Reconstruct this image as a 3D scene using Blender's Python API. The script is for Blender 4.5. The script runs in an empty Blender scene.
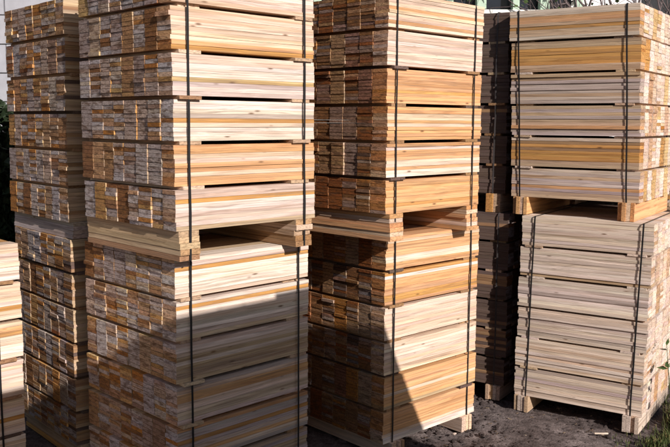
import bpy, math, random
import numpy as np
from mathutils import Vector, Matrix, noise

R = math.radians
rng = random.Random(7)
scene = bpy.context.scene
col = scene.collection

# ------------------------------------------------------------------ camera, sky, sun, exposure
F_PX, PITCH, ROLL, EYE = 833.96, 6.977, 0.347, 1.852
cam_data = bpy.data.cameras.new('camera')
cam = bpy.data.objects.new('camera', cam_data)
col.objects.link(cam)
cam_data.sensor_width = 36.0
cam_data.lens = F_PX / 670.0 * 36.0
cam_data.clip_start = 0.05
cam_data.clip_end = 1000.0
cam.location = (0, 0, EYE)
cam.rotation_mode = 'XYZ'
cam.matrix_world = (Matrix.Translation((0, 0, EYE)) @ Matrix.Rotation(R(90 - PITCH), 4, 'X')
                    @ Matrix.Rotation(R(ROLL), 4, 'Z'))
scene.camera = cam

SUN_AZ, SUN_EL = 146.5, 26.5          # azimuth clockwise from +Y (the view direction)
world = bpy.data.worlds.new('World')
scene.world = world
world.use_nodes = True
wn, wl = world.node_tree.nodes, world.node_tree.links
wn.clear()
sky = wn.new('ShaderNodeTexSky')
sky.sky_type = 'NISHITA'
sky.sun_disc = False
sky.sun_elevation = R(SUN_EL)
sky.sun_rotation = R(SUN_AZ)
sky.dust_density = 1.2
bg = wn.new('ShaderNodeBackground')
bg.inputs['Strength'].default_value = 0.06
wo = wn.new('ShaderNodeOutputWorld')
wl.new(sky.outputs[0], bg.inputs[0])
wl.new(bg.outputs[0], wo.inputs[0])

sun_data = bpy.data.lights.new('sun', 'SUN')
sun_data.energy = 5.0
sun_data.angle = R(0.5)
sun_data.color = (1.0, 0.945, 0.88)
sun = bpy.data.objects.new('sun', sun_data)
col.objects.link(sun)
sd = Vector((math.sin(R(SUN_AZ)) * math.cos(R(SUN_EL)), math.cos(R(SUN_AZ)) * math.cos(R(SUN_EL)), math.sin(R(SUN_EL))))
sun.rotation_euler = sd.to_track_quat('Z', 'Y').to_euler()
sun.location = sd * 20

vs = scene.view_settings
vs.view_transform = 'Standard'
vs.look = 'None'
vs.gamma = 1.0
vs.exposure = 0.22
vs.use_curve_mapping = False

# ------------------------------------------------------------------ material helpers
class NT:
    def __init__(self, name):
        self.m = bpy.data.materials.new(name)
        self.m.use_nodes = True
        self.n = self.m.node_tree.nodes
        self.l = self.m.node_tree.links
        self.n.clear()
        self.out = self.n.new('ShaderNodeOutputMaterial')
        self.p = self.n.new('ShaderNodeBsdfPrincipled')
        self.l.new(self.p.outputs[0], self.out.inputs[0])
    def node(self, t, **kw):
        n = self.n.new(t)
        for k, v in kw.items():
            setattr(n, k, v)
        return n
    def link(self, a, b):
        self.l.new(a, b)
    def val(self, sock, v):
        if hasattr(v, 'is_linked') or hasattr(v, 'links'):
            self.l.new(v, sock)
        else:
            sock.default_value = v
    def math(self, op, a, b=0.0, clamp=False):
        n = self.node('ShaderNodeMath', operation=op, use_clamp=clamp)
        self.val(n.inputs[0], a)
        self.val(n.inputs[1], b)
        return n.outputs[0]
    def vmath(self, op, a, b):
        n = self.node('ShaderNodeVectorMath', operation=op)
        self.val(n.inputs[0], a)
        self.val(n.inputs[1], b)
        return n.outputs[0]
    def noise(self, vec, scale, detail=3.0, rough=0.55):
        n = self.node('ShaderNodeTexNoise')
        n.inputs['Scale'].default_value = scale
        n.inputs['Detail'].default_value = detail
        n.inputs['Roughness'].default_value = rough
        self.l.new(vec, n.inputs['Vector'])
        return n.outputs['Fac']
    def ramp(self, fac, stops):
        n = self.node('ShaderNodeValToRGB')
        self.l.new(fac, n.inputs[0])
        el = n.color_ramp.elements
        while len(el) < len(stops):
            el.new(0.5)
        for e, (p, c) in zip(el, stops):
            e.position = p
            e.color = c if isinstance(c, tuple) else (c, c, c, 1)
        return n.outputs[0]
    def mix(self, fac, a, b, blend='MIX'):
        n = self.node('ShaderNodeMix', data_type='RGBA', blend_type=blend)
        self.val(n.inputs[0], fac)
        self.val(n.inputs[6], a)
        self.val(n.inputs[7], b)
        return n.outputs[2]
    def base(self, c, rough=0.8, spec=0.25):
        self.val(self.p.inputs['Base Color'], c)
        self.val(self.p.inputs['Roughness'], rough)
        self.p.inputs['Specular IOR Level'].default_value = spec
    def bump(self, h, strength=0.3, dist=0.002):
        b = self.node('ShaderNodeBump')
        b.inputs['Strength'].default_value = strength
        b.inputs['Distance'].default_value = dist
        self.l.new(h, b.inputs['Height'])
        self.l.new(b.outputs[0], self.p.inputs['Normal'])
    def mapping(self, vec, scale):
        return self.vmath('MULTIPLY', vec, scale)


def wood_source(nt, src):
    """board tone (rgb + age in alpha) and a coordinate that differs from board to board"""
    tc = nt.node('ShaderNodeTexCoord')
    if src == 'obj':
        oi = nt.node('ShaderNodeObjectInfo')
        colr, alpha = oi.outputs['Color'], oi.outputs['Alpha']
        off = nt.math('MULTIPLY', oi.outputs['Random'], 37.0)
        cv = nt.node('ShaderNodeCombineXYZ')
        nt.link(off, cv.inputs[0]); nt.link(off, cv.inputs[1]); nt.link(off, cv.inputs[2])
        vec = nt.vmath('ADD', tc.outputs['Object'], cv.outputs[0])
    else:
        at = nt.node('ShaderNodeAttribute', attribute_name='tone')
        colr, alpha = at.outputs['Color'], at.outputs['Alpha']
        off = nt.math('MULTIPLY', alpha, 37.0)
        cv = nt.node('ShaderNodeCombineXYZ')
        nt.link(off, cv.inputs[0])
        vec = nt.vmath('ADD', tc.outputs['Object'], cv.outputs[0])
    return colr, alpha, vec


def wood_long(src):
    nt = NT('sawn_board_' + src)
    colr, alpha, vec = wood_source(nt, src)
    wz = nt.noise(nt.mapping(vec, (2.6, 8.0, 8.0)), 1.0, 1.0, 0.5)
    wz = nt.math('MULTIPLY', nt.math('SUBTRACT', wz, 0.5), 0.03)
    wv = nt.node('ShaderNodeCombineXYZ')
    nt.link(wz, wv.inputs[1]); nt.link(wz, wv.inputs[2])
    vec0 = vec
    vec = nt.vmath('ADD', vec, wv.outputs[0])
    g1 = nt.noise(nt.mapping(vec, (0.8, 85.0, 85.0)), 1.0, 2.0, 0.6)
    g2 = nt.noise(nt.mapping(vec, (3.0, 330.0, 330.0)), 1.0, 2.0, 0.6)
    big = nt.noise(nt.mapping(vec, (1.6, 34.0, 34.0)), 1.0, 3.0, 0.65)
    grain = nt.ramp(g1, [(0.28, (0.66, 0.60, 0.55, 1)), (0.5, (0.97, 0.96, 0.95, 1)), (0.72, (1.10, 1.10, 1.10, 1))])
    fine = nt.ramp(g2, [(0.25, 0.80), (0.6, 1.05)])
    blot = nt.ramp(big, [(0.28, (0.84, 0.78, 0.73, 1)), (0.5, (1, 1, 1, 1)), (0.72, (1.06, 1.06, 1.06, 1))])
    c = nt.mix(1.0, colr, grain, 'MULTIPLY')
    c = nt.mix(1.0, c, fine, 'MULTIPLY')
    c = nt.mix(1.0, c, blot, 'MULTIPLY')
    # knots: rare dark ovals drawn out along the board
    v = nt.node('ShaderNodeTexVoronoi', feature='F1')
    v.inputs['Scale'].default_value = 1.0
    nt.link(nt.mapping(vec0, (7.0, 24.0, 24.0)), v.inputs['Vector'])
    k = nt.ramp(v.outputs['Distance'], [(0.05, 1.0), (0.16, 0.0)])
    sel = nt.ramp(v.outputs['Color'], [(0.63, 0.0), (0.66, 1.0)])
    kf = nt.math('MULTIPLY', k, sel)
    kf = nt.math('MULTIPLY', kf, 0.85)
    c = nt.mix(kf, c, (0.14, 0.065, 0.03, 1))
    # grey weathering streaks, stronger on old boards (alpha)
    st = nt.noise(nt.mapping(vec, (1.3, 110.0, 110.0)), 1.0, 3.0, 0.7)
    sf = nt.ramp(st, [(0.46, 0.0), (0.70, 1.0)])
    sf = nt.math('MULTIPLY', sf, nt.math('ADD', nt.math('MULTIPLY', alpha, 0.3), 0.32))
    c = nt.mix(sf, c, (0.17, 0.13, 0.11, 1))
    nt.base(c, 0.85, 0.1)
    h = nt.math('ADD', g1, nt.math('MULTIPLY', g2, 0.7))
    nt.bump(h, 0.6, 0.003)
    return nt.m


def wood_end(src):
    nt = NT('board_end_grain_' + src)
    colr, alpha, vec = wood_source(nt, src)
    n1 = nt.noise(nt.mapping(vec, (20.0, 60.0, 220.0)), 1.0, 3.0, 0.65)
    n2 = nt.noise(nt.mapping(vec, (9.0, 16.0, 60.0)), 1.0, 2.0, 0.6)
    grey = nt.mix(0.62, colr, (0.44, 0.385, 0.40, 1))
    brown = nt.mix(1.0, colr, (0.76, 0.57, 0.41, 1), 'MULTIPLY')
    fresh = nt.mix(1.0, colr, (0.98, 0.95, 0.93, 1), 'MULTIPLY')
    c = nt.mix(nt.ramp(alpha, [(0.14, 0.0), (0.22, 1.0)]), fresh, brown)
    old = nt.ramp(alpha, [(0.45, 0.0), (0.70, 1.0)])
    c = nt.mix(old, c, grey)
    c = nt.mix(1.0, c, nt.ramp(n1, [(0.28, 0.34), (0.48, 0.88), (0.72, 1.22)]), 'MULTIPLY')
    dirt = nt.ramp(n2, [(0.48, 0.0), (0.66, 0.75)])
    dirt = nt.math('MULTIPLY', dirt, nt.ramp(alpha, [(0.1, 0.25), (0.3, 1.0)]))
    c = nt.mix(dirt, c, (0.11, 0.055, 0.03, 1))
    nt.base(c, 0.9, 0.12)
    nt.bump(n1, 0.7, 0.003)
    return nt.m


def plain(name, c, rough=0.6, spec=0.3, nscale=12.0, var=0.25, metallic=0.0, bump=0.2):
    nt = NT(name)
    tc = nt.node('ShaderNodeTexCoord')
    n = nt.noise(tc.outputs['Object'], nscale, 5.0, 0.6)
    lo = tuple(x * (1 - var) for x in c[:3]) + (1,)
    hi = tuple(min(1, x * (1 + var)) for x in c[:3]) + (1,)
    nt.base(nt.ramp(n, [(0.3, lo), (0.7, hi)]), rough, spec)
    nt.p.inputs['Metallic'].default_value = metallic
    nt.bump(n, bump, 0.003)
    return nt.m

M_LONG, M_END = wood_long('obj'), wood_end('obj')
M_LONG_A, M_END_A = wood_long('attr'), wood_end('attr')
M_STRAP = plain('black_steel_strap', (0.012, 0.011, 0.012), 0.5, 0.4)
M_STRAP_G = plain('grey_plastic_strap', (0.07, 0.06, 0.06), 0.6, 0.2)

# ------------------------------------------------------------------ object helpers
def tag(o, label, cat=None, group=None, kind=None):
    if label: o['label'] = label
    if cat: o['category'] = cat
    if group: o['group'] = group
    if kind: o['kind'] = kind
    return o

def link(o, parent=None):
    col.objects.link(o)
    if parent is not None:
        o.parent = parent
    return o

def empty(name, loc, rz=0.0):
    o = bpy.data.objects.new(name, None)
    o.empty_display_size = 0.1
    o.location = loc
    o.rotation_euler = (0, 0, rz)
    col.objects.link(o)
    return o

def mesh_obj(name, verts, faces, mats, parent=None, mi=None, smooth=False):
    me = bpy.data.meshes.new(name)
    me.from_pydata([tuple(v) for v in verts], [], faces)
    for m in (mats if isinstance(mats, (list, tuple)) else [mats]):
        me.materials.append(m)
    if mi is not None:
        me.polygons.foreach_set('material_index', mi)
    if smooth:
        me.polygons.foreach_set('use_smooth', [True] * len(me.polygons))
    me.update()
    return link(bpy.data.objects.new(name, me), parent)

BOX_F = [(0, 3, 2, 1), (4, 5, 6, 7), (0, 1, 5, 4), (1, 2, 6, 5), (2, 3, 7, 6), (3, 0, 4, 7)]
def box_verts(c, s):
    x, y, z = c
    a, b, d = s[0] / 2, s[1] / 2, s[2] / 2
    return [(x - a, y - b, z - d), (x + a, y - b, z - d), (x + a, y + b, z - d), (x - a, y + b, z - d),
            (x - a, y - b, z + d), (x + a, y - b, z + d), (x + a, y + b, z + d), (x - a, y + b, z + d)]

def boxes_obj(name, lst, mat, parent=None):
    v, f = [], []
    for c, s in lst:
        k = len(v)
        v += box_verts(c, s)
        f += [tuple(i + k for i in q) for q in BOX_F]
    return mesh_obj(name, v, f, mat, parent)

def board_mesh(L, w, t, seed, segs=4):
    """sawn board along X: slightly bowed, uneven edges, ragged ends; slot 0 long faces, slot 1 end grain"""
    r = random.Random(seed)
    v, f, mi = [], [], []
    bow = r.uniform(-0.0012, 0.0012)
    tw = r.uniform(-0.0010, 0.0010)
    for i in range(segs + 1):
        u = i / segs
        x = (u - 0.5) * L
        cy = bow * (1 - (2 * u - 1) ** 2) + r.uniform(-0.0006, 0.0006)
        hw = w / 2 - r.uniform(0, 0.0007)
        for sy, sz in ((-1, -1), (1, -1), (1, 1), (-1, 1)):
            ex = 0
            if i in (0, segs):
                ex = r.uniform(-0.0006, 0.0004) * (1 if i else -1)
            v.append((x + ex, cy + sy * (hw - (r.uniform(0, 0.0007))), sz * (t / 2 - r.uniform(0.0, 0.0004)) + sy * tw * (u - 0.5)))
    for i in range(segs):
        a = i * 4
        for k in range(4):
            k2 = (k + 1) % 4
            f.append((a + k, a + 4 + k, a + 4 + k2, a + k2))
            mi.append(0)
    f.append((0, 1, 2, 3)); mi.append(1)
    e = segs * 4
    f.append((e + 3, e + 2, e + 1, e)); mi.append(1)
    me = bpy.data.meshes.new('board')
    me.from_pydata(v, [], f)
    me.materials.append(M_LONG); me.materials.append(M_END)
    me.polygons.foreach_set('material_index', mi)
    me.update()
    return me

# tones: linear albedo; the fourth number is age (1 = old, grey ended)
TONES = {
    'ash': (0.69, 0.565, 0.48), 'cream':  (0.715, 0.535, 0.41), 'pink': (0.70, 0.535, 0.445), 'white': (0.78, 0.655, 0.57),
    'tan':    (0.54, 0.385, 0.26), 'orange': (0.58, 0.305, 0.105), 'peach': (0.67, 0.375, 0.19),
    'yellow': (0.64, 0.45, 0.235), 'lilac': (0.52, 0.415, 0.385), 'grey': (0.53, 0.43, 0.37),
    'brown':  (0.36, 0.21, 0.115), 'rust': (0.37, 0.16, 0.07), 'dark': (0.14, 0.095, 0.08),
}
def tone(name, r, age=None):
    c = TONES[name]
    k = r.uniform(0.86, 1.10)
    a = r.random() if age is None else age
    return (c[0] * k, c[1] * k * r.uniform(0.96, 1.03), c[2] * k * r.uniform(0.92, 1.06), a)

def pick(weights, r):
    ks = list(weights)
    return r.choices(ks, [weights[k] for k in ks])[0]

BOARD_FACES = [((0, 3, 2, 1), 0), ((4, 5, 6, 7), 0), ((0, 1, 5, 4), 0), ((1, 2, 6, 5), 1), ((2, 3, 7, 6), 0), ((3, 0, 4, 7), 1)]

def bundle(cfg):
    """one strapped bundle: layers of boards on flat spacers, two bearers below, two straps round it.
    local X along the boards, local Y across them, visible long face at -Y."""
    r = random.Random(cfg['seed'])
    L, W, n, nb, nc = cfg['L'], cfg['W'], cfg.get('layers', 6), cfg['courses'], cfg.get('columns', 8)
    zb, zt = cfg['zb'], cfg['zt']
    sp = cfg.get('slot', 0.0165)
    pitch = (zt - zb + sp) / n
    t = (pitch - sp) / nb
    root = empty(cfg.get('name', 'board_bundle'), cfg['loc'], cfg['rz'])
    tag(root, cfg['label'], 'lumber bundle', cfg.get('group', 'strapped board bundles in the timber yard'))
    base_z = cfg['loc'][2]
    lean = cfg.get('lean', (0, 0))
    per_col = W / nc
    variants = [board_mesh(L, per_col - 0.0012, t - 0.0002, cfg['seed'] * 50 + i) for i in range(6)]
    loose = [board_mesh(L, per_col - 0.0016, t - (0.0003 if cfg.get('tight') else 0.0014), cfg['seed'] * 50 + 10 + i) for i in range(6)]
    cand = []
    end_side = cfg.get('end', -1)
    rag = cfg.get('rag', 0.0021)
    alo, ahi = cfg.get('age', (0.18, 0.86))
    for k in range(n):
        z0 = zb - base_z + k * pitch
        ox = lean[0] * k * pitch + r.uniform(-0.004, 0.004)
        oy = lean[1] * k * pitch + r.uniform(-0.004, 0.004)
        pal = cfg['pal'][k % len(cfg['pal'])]
        epal = cfg.get('epal', pal)
        # column widths of this layer
        ws = [per_col * r.uniform(0.90, 1.10) for _ in range(nc)]
        s = W / sum(ws)
        ws = [w * s for w in ws]
        laytone = pick(pal, r)
        y = -W / 2
        for c in range(nc):
            coltone = pick(epal if c else pal, r)
            colage = r.uniform(alo, ahi)
            colx = r.gauss(0, rag * 0.8)
            shared = r.random() < cfg.get('share', 0.45)
            for j in range(nb):
                if c == 0:
                    nm = cfg.get('over', {}).get((k, j)) or (laytone if r.random() < cfg.get('uni', 0.4) else pick(pal, r))
                    tn = tone(nm, r, r.uniform(alo, ahi))
                    dy = r.uniform(-0.0016, 0.0014) * cfg.get('rough', 1.0)
                    if r.random() < 0.06: dy -= 0.004
                else:
                    nm = coltone if (shared or r.random() < 0.4) else pick(epal, r)
                    tn = tone(nm, r, colage if shared else r.uniform(alo, ahi))
                    dy = r.uniform(-0.0008, 0.0008)
                if not shared and r.random() < 0.3: colx = r.gauss(0, rag * 0.8)
                dx = colx + r.gauss(0, rag * 0.55)
                if r.random() < 0.03: dx += end_side * r.uniform(0.003, 0.009)
                z = z0 + (j + 0.5) * t
                cand.append((c, k, j, ox + dx, oy + y + ws[c] / 2 + dy, z, ws[c], tn))
            y += ws[c]
    cand.sort(key=lambda q: (q[0], -q[1], -q[2]))
    nind = min(cfg.get('single', 296), len(cand))
    for (c, k, j, x, yy, z, w, tn) in cand[:nind]:
        o = bpy.data.objects.new('board', (loose if c else variants)[r.randrange(6)])
        o.location = (x, yy, z)
        o.scale = (1.0, w / per_col, 1.0)
        o.rotation_euler = (0, 0, math.pi if r.random() < 0.5 else 0.0)
        o.color = tn
        link(o, root)
    rest = cand[nind:]
    if rest:
        V, Fc, mi, cl = [], [], [], []
        for (c, k, j, x, yy, z, w, tn) in rest:
            b = len(V)
            V += box_verts((x, yy, z), (L, w - 0.0016, t - 0.0014))
            for q, m in BOARD_FACES:
                Fc.append(tuple(i + b for i in q)); mi.append(m)
            cl += list(tn) * 8
        o = mesh_obj('inner_boards', V, Fc, [M_LONG_A, M_END_A], root, mi)
        at = o.data.color_attributes.new('tone', 'FLOAT_COLOR', 'POINT')
        at.data.foreach_set('color', cl)
        o['kind'] = 'stuff'
    # spacers: two flat boards across the bundle under each layer but the lowest
    spm = [board_mesh(W + 0.004, 0.112, sp - 0.0012, cfg['seed'] * 50 + 20 + i) for i in range(3)]
    spx = L / 2 - 0.084
    for k in range(1, n):
        z0 = zb - base_z + k * pitch - sp / 2
        for sx in (-1, 1):
            o = bpy.data.objects.new('spacer', spm[r.randrange(3)])
            o.location = (sx * (spx + r.uniform(-0.012, 0.010)) + lean[0] * k * pitch, (r.uniform(*cfg.get('tip', (-0.020, -0.008))) if r.random() < cfg.get('proud', 0.35) else r.choice((r.uniform(-0.003, 0.004), r.uniform(-0.003, 0.004), r.uniform(0.012, 0.03)))) + lean[1] * k * pitch, z0)
            o.rotation_euler = (0, 0, math.pi / 2 + r.uniform(-0.02, 0.02))
            o.color = tone(pick(cfg.get('spal', {'brown': 3, 'tan': 4}), r), r, 0.1)  # brown and dark tones paint in the shadow line of recessed spacers
            link(o, root)
    # bearers: piles of flat boards, or boards on edge side by side
    hb = zb - base_z
    bw = 0.105
    bx = L / 2 - cfg.get('bearer_in', 0.02) - bw / 2
    if cfg.get('bearer', 'flat') == 'flat':
        q = max(3, int(round(hb / 0.024)))
        bt = hb / q
        bm = [board_mesh(W + 0.012, bw, bt - 0.0006, cfg['seed'] * 50 + 30 + i) for i in range(3)]
        places = [(0.0, (i + 0.5) * bt, 0.0) for i in range(q)]
    else:
        bt = 0.0245
        bm = [board_mesh(W + 0.03, bt - 0.0008, hb - 0.0008, cfg['seed'] * 50 + 30 + i) for i in range(3)]
        places = [((i - 1.5) * bt, hb / 2, 0.0) for i in range(4)]
    for sx in (-1, 1):
        for (px, pz, _) in places:
            o = bpy.data.objects.new('bearer_board', bm[r.randrange(3)])
            o.location = (sx * bx + px + r.uniform(-0.004, 0.004) * (cfg.get('bearer', 'flat') == 'flat'), r.uniform(-0.012, 0.006), pz)
            o.rotation_euler = (0, 0, math.pi / 2)
            o.color = tone(pick(cfg.get('bpal', {'cream': 2, 'tan': 2, 'orange': 1, 'white': 1}), r), r, r.uniform(0.02, 0.2))
            link(o, root)
    # straps: closed loops of flat band round the bundle
    for q, sx in enumerate((-1, 1)):
        x0 = sx * (L / 2 - cfg.get('strap_in', 0.072) + r.uniform(-0.01, 0.01))
        H = zt - base_z
        offf = cfg.get('strap_off', 0.011)
        path = []
        m = n
        for i in range(m + 1):                       # up the visible face
            u = i / m
            zz = 0.002 + u * (H - 0.018)
            path.append((x0 + r.uniform(-0.002, 0.002) + lean[0] * zz, -W / 2 - offf + r.uniform(-0.003, 0.002) + lean[1] * zz, zz))
        path.append((x0 + lean[0] * H, -W / 2 - 0.004 + lean[1] * H, H + 0.0025))
        path.append((x0 + lean[0] * H, W / 2 + 0.004 + lean[1] * H, H + 0.0025))
        for i in range(m, -1, -1):
            zz = 0.002 + i / m * (H - 0.002)
            path.append((x0 + lean[0] * zz, W / 2 + offf + lean[1] * zz, zz))
        hw, th = cfg.get('strap_w', 0.0050), 0.0009
        V, Fc = [], []
        np_ = len(path)
        cyc = sum(p[1] for p in path) / np_
        for i, p in enumerate(path):
            a, b = Vector(path[i - 1]), Vector(path[(i + 1) % np_])
            tg = (b - a).normalized()
            nn = tg.cross(Vector((1, 0, 0)))
            nn.normalize()
            P = Vector(p)
            for s1, s2 in ((-1, -1), (1, -1), (1, 1), (-1, 1)):
                V.append(P + Vector((s1 * hw, 0, 0)) + nn * (s2 * th))
        for i in range(np_):
            a, b = i * 4, ((i + 1) % np_) * 4
            for k in range(4):
                k2 = (k + 1) % 4
                Fc.append((a + k, b + k, b + k2, a + k2))
        mesh_obj('strap', V, Fc, cfg.get('strap_mat', M_STRAP), root)
    return root

def place(N, yaw, kind, L, W, zbase):
    """near corner N (x, y), yaw of the right-hand face; 'ends_left': boards run along the right face,
    'ends_right': boards run along the left face. returns location of the base centre and z rotation"""
    a = R(yaw)
    r_ = Vector((math.sin(a), math.cos(a), 0))
    l_ = Vector((-math.cos(a), math.sin(a), 0))
    n = Vector((N[0], N[1], zbase))
    if kind == 'ends_left':
        c = n + r_ * L / 2 + l_ * W / 2
        return c, math.atan2(r_.y, r_.x)
    c = n + l_ * L / 2 + r_ * W / 2
    return c, math.atan2(-l_.y, -l_.x)

# ------------------------------------------------------------------ ground
def ground():
    def axis(lo, hi, step, far):
        a = list(np.arange(lo, hi + 1e-6, step))
        s, x = step, lo
        pre = []
        while x > -far:
            s *= 1.35; x -= s; pre.append(x)
        s, x = step, hi
        post = []
        while x < far:
            s *= 1.35; x += s; post.append(x)
        return pre[::-1] + a + post
    xs = axis(-0.6, 3.4, 0.022, 300)
    ys = axis(3.2, 7.0, 0.022, 300)
    V = []
    for y in ys:
        for x in xs:
            z = 0.0
            if -1.5 < x < 5 and 2 < y < 9:
                p = Vector((x, y, 0.3))
                z = 0.022 * noise.noise(p * 2.2) + 0.013 * noise.noise(p * 7.0) + 0.009 * noise.noise(p * 19.0) + 0.005 * noise.noise(p * 41.0)
                z = min(z, 0.016)
            V.append((x, y, z - 0.012))
    nx = len(xs)
    Fc = [(j * nx + i, j * nx + i + 1, (j + 1) * nx + i + 1, (j + 1) * nx + i) for j in range(len(ys) - 1) for i in range(nx - 1)]
    nt = NT('trodden_soil')
    tc = nt.node('ShaderNodeTexCoord')
    v = tc.outputs['Object']
    a = nt.noise(v, 2.3, 6.0, 0.65)
    b = nt.noise(v, 22.0, 6.0, 0.7)
    c = nt.noise(v, 110.0, 3.0, 0.6)
    base = nt.ramp(a, [(0.35, (0.085, 0.064, 0.060, 1)), (0.55, (0.165, 0.132, 0.127, 1)), (0.7, (0.24, 0.20, 0.193, 1))])
    base = nt.mix(1.0, base, nt.ramp(b, [(0.32, 0.38), (0.5, 0.95), (0.68, 1.35)]), 'MULTIPLY')
    base = nt.mix(1.0, base, nt.ramp(c, [(0.3, 0.6), (0.65, 1.25)]), 'MULTIPLY')
    nt.base(base, 0.95, 0.1)
    nt.bump(nt.math('ADD', b, nt.math('MULTIPLY', c, 0.5)), 0.9, 0.012)
    o = mesh_obj('ground', V, Fc, nt.m, None, None, True)
    o['kind'] = 'structure'
ground()

# ------------------------------------------------------------------ board bundles
BW = {'pink': 5, 'cream': 3, 'white': 5, 'tan': 0.8, 'orange': 0.3, 'lilac': 0.9}
BE = {'tan': 3.2, 'brown': 3.0, 'orange': 1.8, 'cream': 1.6, 'grey': 1.6, 'yellow': 1.6, 'rust': .2, 'lilac': 0.9}
CE = {'brown': 5, 'tan': 1.5, 'rust': 2.0, 'orange': 0.8, 'grey': 1.0, 'dark': 1.0}  # ends of stack C darkened, some of their shade mixed into the tones
AE = {'tan': 3, 'brown': 2.4, 'orange': 2.4, 'grey': 1.4, 'yellow': 1.6, 'rust': 0.5, 'lilac': 0.8}
EE = {'white': 8, 'cream': 2, 'pink': 5, 'yellow': 0.6, 'ash': 0.8}
EL = {'grey': 3, 'ash': 7, 'tan': 0.6, 'lilac': 1.0, 'white': 1.5}
ELU = {'tan': 4, 'ash': 4, 'grey': 2, 'peach': 0.8, 'lilac': 0.6}
PEACH = {'peach': 4, 'cream': 4, 'tan': .5}
PALE = {'cream': 4, 'white': 4, 'pink': 3, 'peach': .4}

def B(label, N, yaw, zb, zt, zbase, seed, kind='ends_left', L=0.8, W=0.8, **kw):
    loc, rz = place(N, yaw, kind, L, W, zbase)
    d = dict(label=label, loc=loc, rz=rz, L=L, W=W, zb=zb, zt=zt, seed=seed,
             end=-1 if kind == 'ends_left' else 1, courses=8)
    d.update(kw)
    return bundle(d)

# stack A, beside the block wall; brown long faces imitate the gap's shade
B('lower board bundle of the stack standing next to the white block wall', (-1.387, 4.324), 48.4, 0.105, 1.227, 0.0, 11, W=0.765, strap_in=0.3,
  spal={'brown': 3, 'dark': 2}, epal=AE, pal=[{'brown': 3, 'tan': 3, 'dark': 1}], courses=9, lean=(0.0, 0.0))
B('upper board bundle of the stack standing next to the white block wall', (-1.395, 4.330), 47.5, 1.318, 2.462, 1.229, 12, W=0.765, strap_in=0.3,
  spal={'brown': 3, 'dark': 2}, epal=AE, pal=[{'brown': 3, 'tan': 3, 'dark': 1}], courses=9, lean=(0.0, -0.03), bpal={'lilac': 2, 'grey': 2, 'tan': 1})
# low bundle F in front of it
B('single low bundle of cream boards, nothing stacked on it, in front of block-wall stack', (-2.12, 3.484), 45.0, 0.10, 1.25, 0.0, 13,
  spal={'brown': 3, 'dark': 2}, epal=AE, pal=[PALE], single=56, over={(4, 2): 'orange', (3, 5): 'orange', (1, 3): 'orange'}, strap_in=0.13)
# stack B
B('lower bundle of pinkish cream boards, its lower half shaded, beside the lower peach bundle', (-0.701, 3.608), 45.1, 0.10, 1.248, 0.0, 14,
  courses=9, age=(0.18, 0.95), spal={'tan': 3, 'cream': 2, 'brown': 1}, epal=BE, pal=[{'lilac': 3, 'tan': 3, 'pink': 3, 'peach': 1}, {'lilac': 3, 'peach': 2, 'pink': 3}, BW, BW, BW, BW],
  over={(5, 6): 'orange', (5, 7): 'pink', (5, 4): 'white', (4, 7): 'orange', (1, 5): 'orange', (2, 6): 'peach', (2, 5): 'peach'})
B('upper bundle of pinkish cream boards on the shaded-foot bundle, beside upper peach bundle', (-0.680, 3.514), 45.96, 1.382, 2.515, 1.250, 15,
  age=(0.18, 0.95), spal={'tan': 3, 'cream': 2, 'brown': 1}, epal=BE, pal=[BW, {'peach': 4, 'cream': 3, 'pink': 2}, BW, {'white': 3, 'pink': 4, 'lilac': 1.5}, {'peach': 2, 'cream': 4}, PALE], courses=9,
  over={(2, 4): 'orange', (2, 3): 'cream', (0, 6): 'orange', (0, 5): 'white', (0, 4): 'white', (3, 3): 'yellow', (3, 2): 'lilac', (3, 1): 'white',
        (4, 0): 'orange', (4, 1): 'peach', (1, 0): 'peach', (1, 1): 'peach'},
  bpal={'cream': 1, 'tan': 3, 'brown': 3})
# stack C
B('lower bundle of peach boards raised on two pale bearers off the soil', (0.271, 4.396), 47.3, 0.092, 1.239, 0.0, 16,
  tip=(-0.010, -0.005), strap_off=0.007, age=(0.18, 0.62), spal={'brown': 3, 'dark': 2}, epal=CE, pal=[PEACH, PEACH, PALE, PALE, {'orange': 5, 'peach': 3}, PEACH], courses=10, bearer='edge', uni=0.65, bearer_in=0.045,
  over={(5, 3): 'white', (5, 2): 'white', (5, 1): 'peach', (0, 0): 'white', (0, 1): 'white', (3, 8): 'pink', (4, 8): 'white'}, bpal={'cream': 2, 'tan': 1})
B('upper bundle of peach and orange boards with dark reddish ends', (0.258, 4.22), 45.2, 1.383, 2.492, 1.241, 17,
  tip=(-0.010, -0.005), strap_off=0.007, age=(0.18, 0.62), spal={'brown': 3, 'dark': 2}, epal=CE, pal=[{'peach': 6, 'orange': 1.5}, {'peach': 5, 'cream': 2, 'pink': 1}, {'peach': 5, 'tan': 1, 'cream': 2}, {'peach': 5, 'orange': 1, 'cream': 1}, {'pink': 3, 'white': 3, 'cream': 2}, {'pink': 4, 'cream': 3, 'peach': 1}], courses=10,
  over={(1, 0): 'white', (1, 1): 'white', (2, 7): 'cream'}, uni=0.65, bpal={'cream': 2, 'peach': 2, 'brown': 2})
# stack D, in the shade between C and E
DD = {'brown': 1.2, 'dark': 6}  # old weathered timber; part of the stack's shade painted in as darker tone
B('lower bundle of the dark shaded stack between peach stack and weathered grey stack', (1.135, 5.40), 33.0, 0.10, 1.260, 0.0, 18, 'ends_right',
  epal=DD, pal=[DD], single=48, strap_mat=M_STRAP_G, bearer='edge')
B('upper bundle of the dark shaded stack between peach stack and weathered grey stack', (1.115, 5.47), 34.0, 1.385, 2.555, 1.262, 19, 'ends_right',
  epal=DD, pal=[DD], single=48, strap_mat=M_STRAP_G, bearer='edge')
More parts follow.
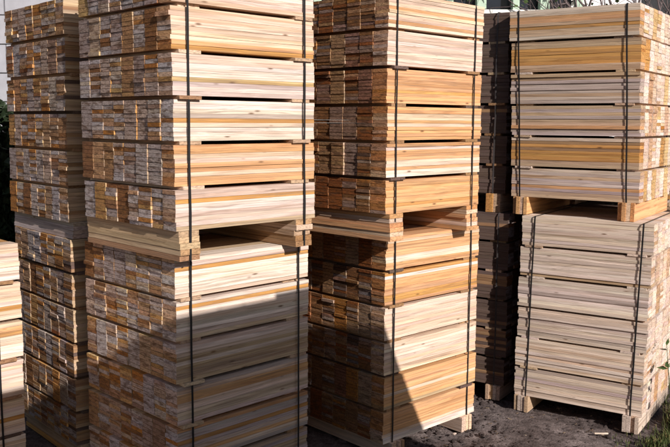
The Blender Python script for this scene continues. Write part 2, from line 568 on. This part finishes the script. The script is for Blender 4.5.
# stack E
B('lower bundle of weathered grey-tan boards with pale end grain and weeds at its foot', (1.841, 4.819), 33.0, 0.101, 1.267, 0.0, 20, 'ends_right',
  epal=EE, pal=[EL, {'tan': 2, 'ash': 3, 'cream': 1.5}, EL, EL, EL, EL], courses=9, age=(0.0, 0.24), bearer='edge', lean=(0.02, 0.0), proud=0.0, rough=2.6, strap_off=0.006, slot=0.014, tight=True, share=0.7, spal={'ash': 2, 'tan': 1},
  bpal={'tan': 2, 'grey': 1, 'ash': 1}, bearer_in=0.004)
B('upper bundle of weathered tan boards with yellow-stained sunlit end grain', (1.800, 4.925), 34.2, 1.381, 2.546, 1.269, 21, 'ends_right',
  epal=dict(EE, yellow=2.6, orange=0.8), pal=[ELU, {'orange': 3.5, 'tan': 2, 'brown': 1, 'ash': .6}, ELU, ELU, {'orange': 2, 'tan': 4, 'peach': 1}, {'tan': 4, 'grey': 1, 'ash': 3, 'peach': 1}], courses=9, age=(0.0, 0.24), bearer='edge', lean=(-0.042, 0.0), proud=0.0, rough=1.6, strap_off=0.006, slot=0.014, tight=True, share=0.7, spal={'ash': 2, 'tan': 1},
  over={(1, 5): 'brown', (1, 4): 'orange', (1, 3): 'orange', (0, 7): 'grey', (0, 2): 'lilac', (4, 3): 'orange', (4, 2): 'orange', (5, 3): 'orange'},
  bpal={'peach': 2, 'cream': 1}, bearer_in=0.015)

# facing row across the aisle, unseen, added on the sun's side to throw the shade on the lower bundles
def st(s, t):
    return (0.70711 * s - 0.70711 * t, 0.70711 * s + 0.70711 * t)
for i, (s0, Lr, sd_) in enumerate(((1.74, 0.82, 30), (0.742, 0.996, 31))):
    for k in range(2):
        B(('lower' if k == 0 else 'upper') + ' unseen shade-casting board bundle across the aisle ' + ('half under the shade sheet' if i == 0 else 'beside the bundles with the shade sheet'),
          st(s0, -0.81), 45.0, 0.10 + 1.30 * k, 1.285 + 1.26 * k, 1.288 * k, sd_ + 5 * k, L=Lr, W=0.8, epal=BE, pal=[BW], single=0)
def shade_drape():  # added sheet, out of view, shaped to cast the slanted shade edge
    o_ = empty('shade_sheet', (*st(2.57, -0.4), 0.0), R(45))
    tag(o_, 'grey sheet added out of view to cast shade, draped over bundles across the aisle', 'shade_sheet')
    nx, V, Fc = 14, [], []
    ys_ = [-0.46, -0.44, -0.2, 0.05, 0.30, 0.425, 0.44]
    def top(u):                        # height of the ridge line along the drape, metres from the bundle end
        return 2.555 if u < 0.0 else max(0.0, 2.45 - 1.96 * u)
    us = [-0.55, -0.3, -0.1, 0.0] + [0.0 + 1.25 * i / nx for i in range(1, nx + 1)]
    rows = []
    for u in us:
        z = top(u)
        row = []
        for q, y in enumerate(ys_):
            zz = z + 0.012 * math.sin(9 * u + 4 * y)
            if q in (0, len(ys_) - 1):
                zz = 0.0 if u >= 0 else 2.2
                y *= 1.06
            row.append(len(V))
            V.append((u + (0.03 if u >= 0 else 0), y + 0.015 * math.sin(14 * u + q), max(zz, 0.004)))
        rows.append(row)
    for a_, b_ in zip(rows[:-1], rows[1:]):
        for q in range(len(ys_) - 1):
            Fc.append((a_[q], b_[q], b_[q + 1], a_[q + 1]))
    mesh_obj('shade_sheet_mesh', V, Fc, plain('grey_shade_sheet', (0.16, 0.17, 0.18), 0.6, 0.3), o_)
shade_drape()
# stacks added behind the first rows to block light and darken the gaps
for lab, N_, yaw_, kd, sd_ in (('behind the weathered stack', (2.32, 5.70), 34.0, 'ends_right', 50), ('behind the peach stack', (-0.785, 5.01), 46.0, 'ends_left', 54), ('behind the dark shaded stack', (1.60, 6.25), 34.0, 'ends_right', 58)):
    B('lower bundle of the added light-blocking stack ' + lab, N_, yaw_, 0.10, 1.26, 0.0, sd_, kd, epal=DD, pal=[DD], single=0)
    B('upper bundle of the added light-blocking stack ' + lab, N_, yaw_, 1.385, 2.50, 1.262, sd_ + 1, kd, epal=DD, pal=[DD], single=0)

# ------------------------------------------------------------------ white block wall, upper left
def block_wall():
    Y, ch, cw = 6.6, 0.221, 0.455
    x0, nrow, ncol = -6.2, 15, 13
    root = empty('block_wall', (x0 + ncol * cw / 2, Y, 0))
    tag(root, 'white painted concrete block wall behind the first stack', 'wall')
    m = plain('white_painted_block', (0.36, 0.355, 0.39), 0.85, 0.2, 9.0, 0.10, 0.0, 0.5)
    mj = plain('mortar', (0.36, 0.35, 0.35), 0.95, 0.1, 30.0, 0.2)
    boxes_obj('mortar_core', [((0, 0.10, nrow * ch / 2), (ncol * cw, 0.186, nrow * ch - 0.01))], mj, root)
    meshes = []
    for i in range(4):
        r = random.Random(900 + i)
        o = boxes_obj('block', [((0, 0, 0), (cw - 0.010, 0.03, ch - 0.009))], m)
        for v in o.data.vertices:
            v.co += Vector((r.uniform(-.001, .001), r.uniform(-.002, .002), r.uniform(-.001, .001)))
        meshes.append(o.data)
        bpy.data.objects.remove(o)
    for k in range(nrow):
        for c in range(ncol):
            x = -ncol * cw / 2 + (c + 0.5) * cw + (cw / 2 if k % 2 else 0)
            if x + cw / 2 > ncol * cw / 2 + 0.01: continue
            o = bpy.data.objects.new('block', meshes[rng.randrange(4)])
            o.location = (x, -0.004 + rng.uniform(-0.002, 0.002), (k + 0.5) * ch)
            link(o, root)
block_wall()

# ------------------------------------------------------------------ glazed shed, upper right, behind the stacks
def shed():
    Y = 9.0
    root = empty('glazed_shed', (-1.2, Y, 0))
    tag(root, 'long shed with dark windows and pale green posts behind the stacks', 'building')
    mw = plain('white_render', (0.72, 0.71, 0.68), 0.85, 0.2, 6.0, 0.08)
    mg = plain('pale_green_paint', (0.40, 0.50, 0.40), 0.6, 0.3, 12.0, 0.15)
    md = plain('dark_window_glass', (0.010, 0.013, 0.022), 0.25, 0.35, 3.0, 0.3)
    mr = plain('corrugated_roof', (0.30, 0.29, 0.29), 0.7, 0.3, 8.0, 0.2)
    x1 = 3.92
    boxes_obj('wall', [((0, 0.15, 1.49), (2 * x1, 0.30, 2.98)), ((0, 0.15, 4.75), (2 * x1, 0.30, 0.5)), ((0, 4.2, 2.5), (2 * x1, 0.2, 5.0)),
                       ((-x1 + .1, 2.2, 2.5), (0.2, 3.78, 5.0)), ((x1 - .1, 2.2, 2.5), (0.2, 3.78, 5.0))], mw, root)
    boxes_obj('window_sill', [((0, -0.02, 3.0), (2 * x1, 0.16, 0.04))], mw, root)
    posts = [2.72, 3.09, 3.39, 3.76]
    x = 2.72
    while x > -3.6:
        x -= 0.37 if len(posts) % 2 else 0.33
        posts.append(x)
    posts.sort()
    for i, px in enumerate(posts):
        w = 0.075 if i % 2 else 0.055
        boxes_obj('post', [((px, 0.06, 3.76), (w, 0.12, 1.48)), ((px + w * .7, 0.10, 3.76), (w * .5, 0.08, 1.48))], mg, root)
    for a, b in zip(posts[:-1], posts[1:]):
        boxes_obj('pane', [(((a + b) / 2, 0.16, 3.76), (b - a - 0.09, 0.012, 1.48))], md, root)
    v = [(-x1 - .2, -.4, 4.95), (x1 + .2, -.4, 4.95), (x1 + .2, 4.6, 5.9), (-x1 - .2, 4.6, 5.9)]
    v += [(a, b, c + .06) for a, b, c in v]
    mesh_obj('roof', v, BOX_F, mr, root)
shed()

def house():
    root = empty('white_house', (7.6, 14.0, 0))
    tag(root, 'white rendered house wall glimpsed between bare branches', 'building')
    mw = plain('white_house_render', (0.74, 0.72, 0.74), 0.85, 0.2, 5.0, 0.08)
    mr = plain('house_roof_tiles', (0.25, 0.12, 0.08), 0.8, 0.2, 8.0, 0.25)
    md = plain('house_window_glass', (0.015, 0.017, 0.022), 0.2, 0.4)
    boxes_obj('wall', [((0, 3.0, 3.0), (8.0, 6.0, 6.0))], mw, root)
    v = [(-4.3, -.4, 5.9), (4.3, -.4, 5.9), (4.3, 6.4, 5.9), (-4.3, 6.4, 5.9), (-4.3, 3, 8), (4.3, 3, 8)]
    mesh_obj('roof', v, [(0, 1, 5, 4), (2, 3, 4, 5), (0, 4, 3), (1, 2, 5), (3, 2, 1, 0)], mr, root)
    for wx in (-2.2, 0.4, 2.6):
        w = boxes_obj('window', [((wx, -0.03, 4.2), (1.0, 0.08, 1.3))], mw, root)
        boxes_obj('pane', [((wx, -0.08, 4.2), (0.84, 0.03, 1.14))], md, w)
house()

# ------------------------------------------------------------------ branches and plants
def tube(V, Fc, pts, rads, n=5):
    b0 = len(V)
    for i, p in enumerate(pts):
        a = pts[max(0, i - 1)]; b = pts[min(len(pts) - 1, i + 1)]
        tg = (b - a).normalized()
        s = tg.cross(Vector((0.3, 0.9, 0.31))).normalized()
        q = tg.cross(s)
        for k in range(n):
            an = 2 * math.pi * k / n
            V.append(p + (s * math.cos(an) + q * math.sin(an)) * rads[i])
    for i in range(len(pts) - 1):
        for k in range(n):
            k2 = (k + 1) % n
            Fc.append((b0 + i * n + k, b0 + i * n + k2, b0 + (i + 1) * n + k2, b0 + (i + 1) * n + k))

def leaf(V, Fc, p, d, up, s, w=0.42):
    side = d.cross(up).normalized() * s * w
    b = len(V)
    V += [p, p + d * s * .45 + side + up * s * .06, p + d * s, p + d * s * .45 - side + up * s * .06]
    Fc.append((b, b + 1, b + 2, b + 3))

def rv(r):
    while True:
        v = Vector((r.uniform(-1, 1), r.uniform(-1, 1), r.uniform(-1, 1)))
        if 0.1 < v.length < 1: return v.normalized()

M_BARK = plain('grey_bark', (0.10, 0.08, 0.075), 0.9, 0.1, 20.0, 0.35)
M_TWIG = plain('thin_twigs', (0.13, 0.10, 0.10), 0.9, 0.1, 20.0, 0.3)
M_SHRUB = plain('dark_shrub_leaf', (0.020, 0.032, 0.014), 0.6, 0.25, 30.0, 0.5)
M_LEAF = plain('weed_leaf', (0.055, 0.085, 0.025), 0.6, 0.25, 40.0, 0.4)
gn = NT('grass_blade')
gtc = gn.node('ShaderNodeTexCoord')
gn.base(gn.ramp(gn.noise(gn.mapping(gtc.outputs['Object'], (60, 60, 6)), 1.0, 2.0), [(0.35, (0.035, 0.055, 0.018, 1)), (0.52, (0.075, 0.09, 0.03, 1)), (0.66, (0.23, 0.18, 0.085, 1))]), 0.75, 0.12)
M_GRASS = gn.m

def bare_tree(loc, h, seed, label, leaves=300):
    r = random.Random(seed)
    root = empty('bare_tree', loc)
    tag(root, label, 'tree', 'bare trees behind the weathered stack')
    V, Fc = [], []
    trunk = [Vector((0.06 * math.sin(i * 1.3), 0.05 * math.cos(i), h * 0.5 * i / 5)) for i in range(6)]
    tube(V, Fc, trunk, [0.09 - 0.01 * i for i in range(6)], 8)
    mesh_obj('trunk', V, Fc, M_BARK, root, None, True)
    V, Fc = [], []
    tips = []
    def grow(p, d, ln, rad, depth):
        pts = [p]
        dd = d.copy()
        for i in range(4):
            dd = (dd + rv(r) * 0.28 + Vector((0, 0, 0.06))).normalized()
            pts.append(pts[-1] + dd * ln / 4)
        tube(V, Fc, pts, [rad * (1 - .16 * i) for i in range(5)], 4 if depth else 5)
        tips.append((pts[-1], dd)); tips.append((pts[2], dd))
        if depth < 4:
            for i in range(3 if depth < 3 else 2):
                nd = (dd + rv(r) * 0.85).normalized()
                grow(pts[r.choice((2, 3, 4))], nd, ln * r.uniform(.55, .8), rad * .55, depth + 1)
    for i in range(7):
        an = i * 2.4
        grow(trunk[2 + i % 4], Vector((math.cos(an), math.sin(an), r.uniform(.3, .9))).normalized(), h * .30, 0.035, 0)
    cr = mesh_obj('crown', V, Fc, M_TWIG, root)
    V, Fc = [], []
    for i in range(leaves):
        p, d = r.choice(tips)
        leaf(V, Fc, p + rv(r) * .08, rv(r), rv(r), r.uniform(.03, .06))
    lo = mesh_obj('leaves', V, Fc, M_LEAF, cr)
    lo['kind'] = 'stuff'
bare_tree((3.15, 8.3, 0), 5.2, 5, 'bare twiggy tree next to the glazed shed')
bare_tree((4.1, 9.4, 0), 5.6, 6, 'bare twiggy tree with few leaves in front of the white house', 600)

def shrub():
    r = random.Random(44)
    root = empty('dark_shrub', (-2.62, 6.15, 0))
    tag(root, 'dark evergreen shrub in the shade at the foot of the block wall', 'shrub')
    V, Fc = [], []
    for i in range(9):
        an = i * 2.4
        top = Vector((0.32 * math.cos(an), 0.16 * math.sin(an), r.uniform(1.2, 1.85)))
        tube(V, Fc, [Vector((0.05 * math.cos(an), 0.04 * math.sin(an), 0)), top * .5 + rv(r) * .05, top], [0.02, 0.014, 0.006])
    mesh_obj('stem', V, Fc, M_BARK, root)
    V, Fc = [], []
    for i in range(9000):
        z = r.uniform(0.02, 1.0)
        rad = (0.55 + 0.2 * math.sin(z * 9)) * math.sqrt(r.random()) * (1.0 if z < .85 else (1 - z) / .15 + .15)
        an = r.uniform(0, 6.283)
        p = Vector((rad * math.cos(an), 0.6 * rad * math.sin(an), z * (1.88 + 0.1 * math.sin(an * 3))))
        d = (Vector((math.cos(an), math.sin(an), .2)) + rv(r) * .9).normalized()
        leaf(V, Fc, p, d, rv(r), r.uniform(.05, .10))
    o = mesh_obj('crown', V, Fc, M_SHRUB, root)
    o['kind'] = 'stuff'
shrub()

def weed(loc, seed, h, nst, label, ls=0.05):
    r = random.Random(seed)
    root = empty('weed_plant', loc)
    tag(root, label, 'weed')
    Vs, Fs, V, Fc = [], [], [], []
    for i in range(nst):
        an = r.uniform(0, 6.28)
        tip = Vector((math.cos(an) * h * .22, math.sin(an) * h * .22, h * r.uniform(.7, 1)))
        pts = [tip * u + Vector((0, 0, 0.0)) + Vector((math.sin(u * 3 + an), math.cos(u * 2 + an), 0)) * .012 for u in (0, .35, .7, 1)]
        tube(Vs, Fs, pts, [.004, .0035, .0025, .0015], 4)
        for q in range(11):
            u = r.uniform(.3, 1)
            p = pts[0].lerp(pts[3], u)
            d = (rv(r) + Vector((0, 0, .1))).normalized()
            leaf(V, Fc, p, d, rv(r), ls * r.uniform(.7, 1.4), .28)
    st_ = mesh_obj('stem', Vs, Fs, M_LEAF, root)
    o = mesh_obj('leaves', V, Fc, M_LEAF, root)
    o['kind'] = 'stuff'
weed((2.02, 4.82, 0), 3, 0.62, 2, 'thin weed with narrow leaves against the sunlit end of lower weathered bundle', 0.055)

def grass():
    r = random.Random(8)
    V, Fc = [], []
    def blade(p, h):
        an = r.uniform(0, 6.28)
        d = Vector((math.cos(an), math.sin(an), 0))
        side = Vector((-d.y, d.x, 0)) * r.uniform(.002, .004)
        k = r.uniform(.15, .9)
        b = len(V)
        m = p + d * h * .25 * k + Vector((0, 0, h * .6))
        tp = p + d * h * .75 * k + Vector((0, 0, h * (1 - .25 * k)))
        V.extend([p - side, p + side, m + side * .7, m - side * .7, tp])
        Fc.append((b, b + 1, b + 2, b + 3)); Fc.append((b + 3, b + 2, b + 4))
    tufts = [(2.22, 5.02, .2, 300), (2.02, 4.80, .07, 160), (2.05, 4.74, .05, 160), (1.90, 4.66, .04, 120), (2.16, 4.96, .18, 260), (2.10, 4.88, .11, 130), (2.28, 5.05, .22, 340), (2.38, 5.2, .24, 300), (1.88, 4.70, .06, 90), (1.84, 4.64, .06, 90), (1.96, 4.72, .07, 120),
             (2.12, 4.72, .10, 160), (2.3, 4.8, .14, 200), (2.5, 5.0, .2, 200), (1.70, 4.72, .035, 30), (2.6, 5.4, .22, 300)]
    for x, y, h, n in tufts:
        for i in range(n):
            a, q = r.uniform(0, 6.28), abs(r.gauss(0, .06))
            blade(Vector((x + math.cos(a) * q, y + math.sin(a) * q, -.014)), h * r.uniform(.4, 1.1))
    o = mesh_obj('grass', V, Fc, M_GRASS)
    tag(o, 'tufts of grass growing at the sunlit end of the lower weathered bundle', 'grass', None, 'stuff')
grass()

def clods():
    r = random.Random(21)
    V, Fc = [], []
    ico = [(0, 0, -1), (.72, -.53, -.45), (-.28, -.85, -.45), (-.89, 0, -.45), (-.28, .85, -.45), (.72, .53, -.45),
           (.28, -.85, .45), (-.72, -.53, .45), (-.72, .53, .45), (.28, .85, .45), (.89, 0, .45), (0, 0, 1)]
    icf = [(0, 2, 1), (1, 5, 0), (0, 3, 2), (0, 4, 3), (0, 5, 4), (1, 10, 5), (2, 6, 1), (3, 7, 2), (4, 8, 3), (5, 9, 4),
           (1, 6, 10), (2, 7, 6), (3, 8, 7), (4, 9, 8), (5, 10, 9), (6, 11, 10), (7, 11, 6), (8, 11, 7), (9, 11, 8), (10, 11, 9)]
    for i in range(4200):
        x, y = r.uniform(0.0, 2.9), r.uniform(3.7, 6.2)
        s = 0.004 + 0.017 * r.random() ** 4
        if noise.noise(Vector((x * 1.8, y * 1.8, 4))) < -0.05 and r.random() < .7: continue
        b = len(V)
        for q in ico:
            V.append((x + q[0] * s * r.uniform(.7, 1.4), y + q[1] * s * r.uniform(.7, 1.4), -.008 + q[2] * s * r.uniform(.5, .9)))
        Fc += [tuple(j + b for j in q) for q in icf]
    o = mesh_obj('soil_clods', V, Fc, plain('dark_clod', (0.055, 0.042, 0.040), 0.95, 0.1, 25.0, 0.5))
    tag(o, 'dark crumbs of soil and gravel strewn over the ground', 'soil', None, 'stuff')
clods()

def chips():
    r = random.Random(77)
    V, Fc = [], []
    for i in range(420):
        x, y = r.uniform(0.3, 2.7), r.uniform(3.9, 5.9)
        L_, w_ = r.uniform(.006, .03), r.uniform(.003, .008)
        an = r.uniform(0, 6.28)
        m = Matrix.Translation((x, y, 0.002)) @ Matrix.Rotation(an, 4, 'Z') @ Matrix.Rotation(r.uniform(-.4, .4), 4, 'Y')
        b = len(V)
        V += [m @ Vector(q) for q in box_verts((0, 0, 0), (L_, w_, .003))]
        Fc += [tuple(j + b for j in q) for q in BOX_F]
    nt = NT('bark_and_wood_bits')
    tc = nt.node('ShaderNodeTexCoord')
    nt.base(nt.ramp(nt.noise(tc.outputs['Object'], 7.0, 2.0), [(0.4, (0.05, 0.035, 0.028, 1)), (0.55, (0.16, 0.11, 0.075, 1)), (0.68, (0.45, 0.36, 0.27, 1))]), 0.9, 0.1)
    o = mesh_obj('wood_chips', V, Fc, nt.m)
    tag(o, 'small bits of bark and wood scattered on the soil', 'wood chips', None, 'stuff')
chips()

def offcut(px, py, rz, L, w, label):
    o = bpy.data.objects.new('wood_splinter', board_mesh(L, w, 0.007, int(px * 1000)))
    o.location = (px, py, 0.010); o.rotation_euler = (0.05, 0.03, rz); o.color = tone('white', rng)
    link(o); tag(o, label, 'splinter')
offcut(1.60, 4.80, 0.1, 0.085, 0.012, 'pale wood splinter on the soil in front of the lower weathered bundle')
offcut(0.72, 4.78, 0.9, 0.025, 0.012, 'tiny pale wood chip on the soil under the lower peach bundle')
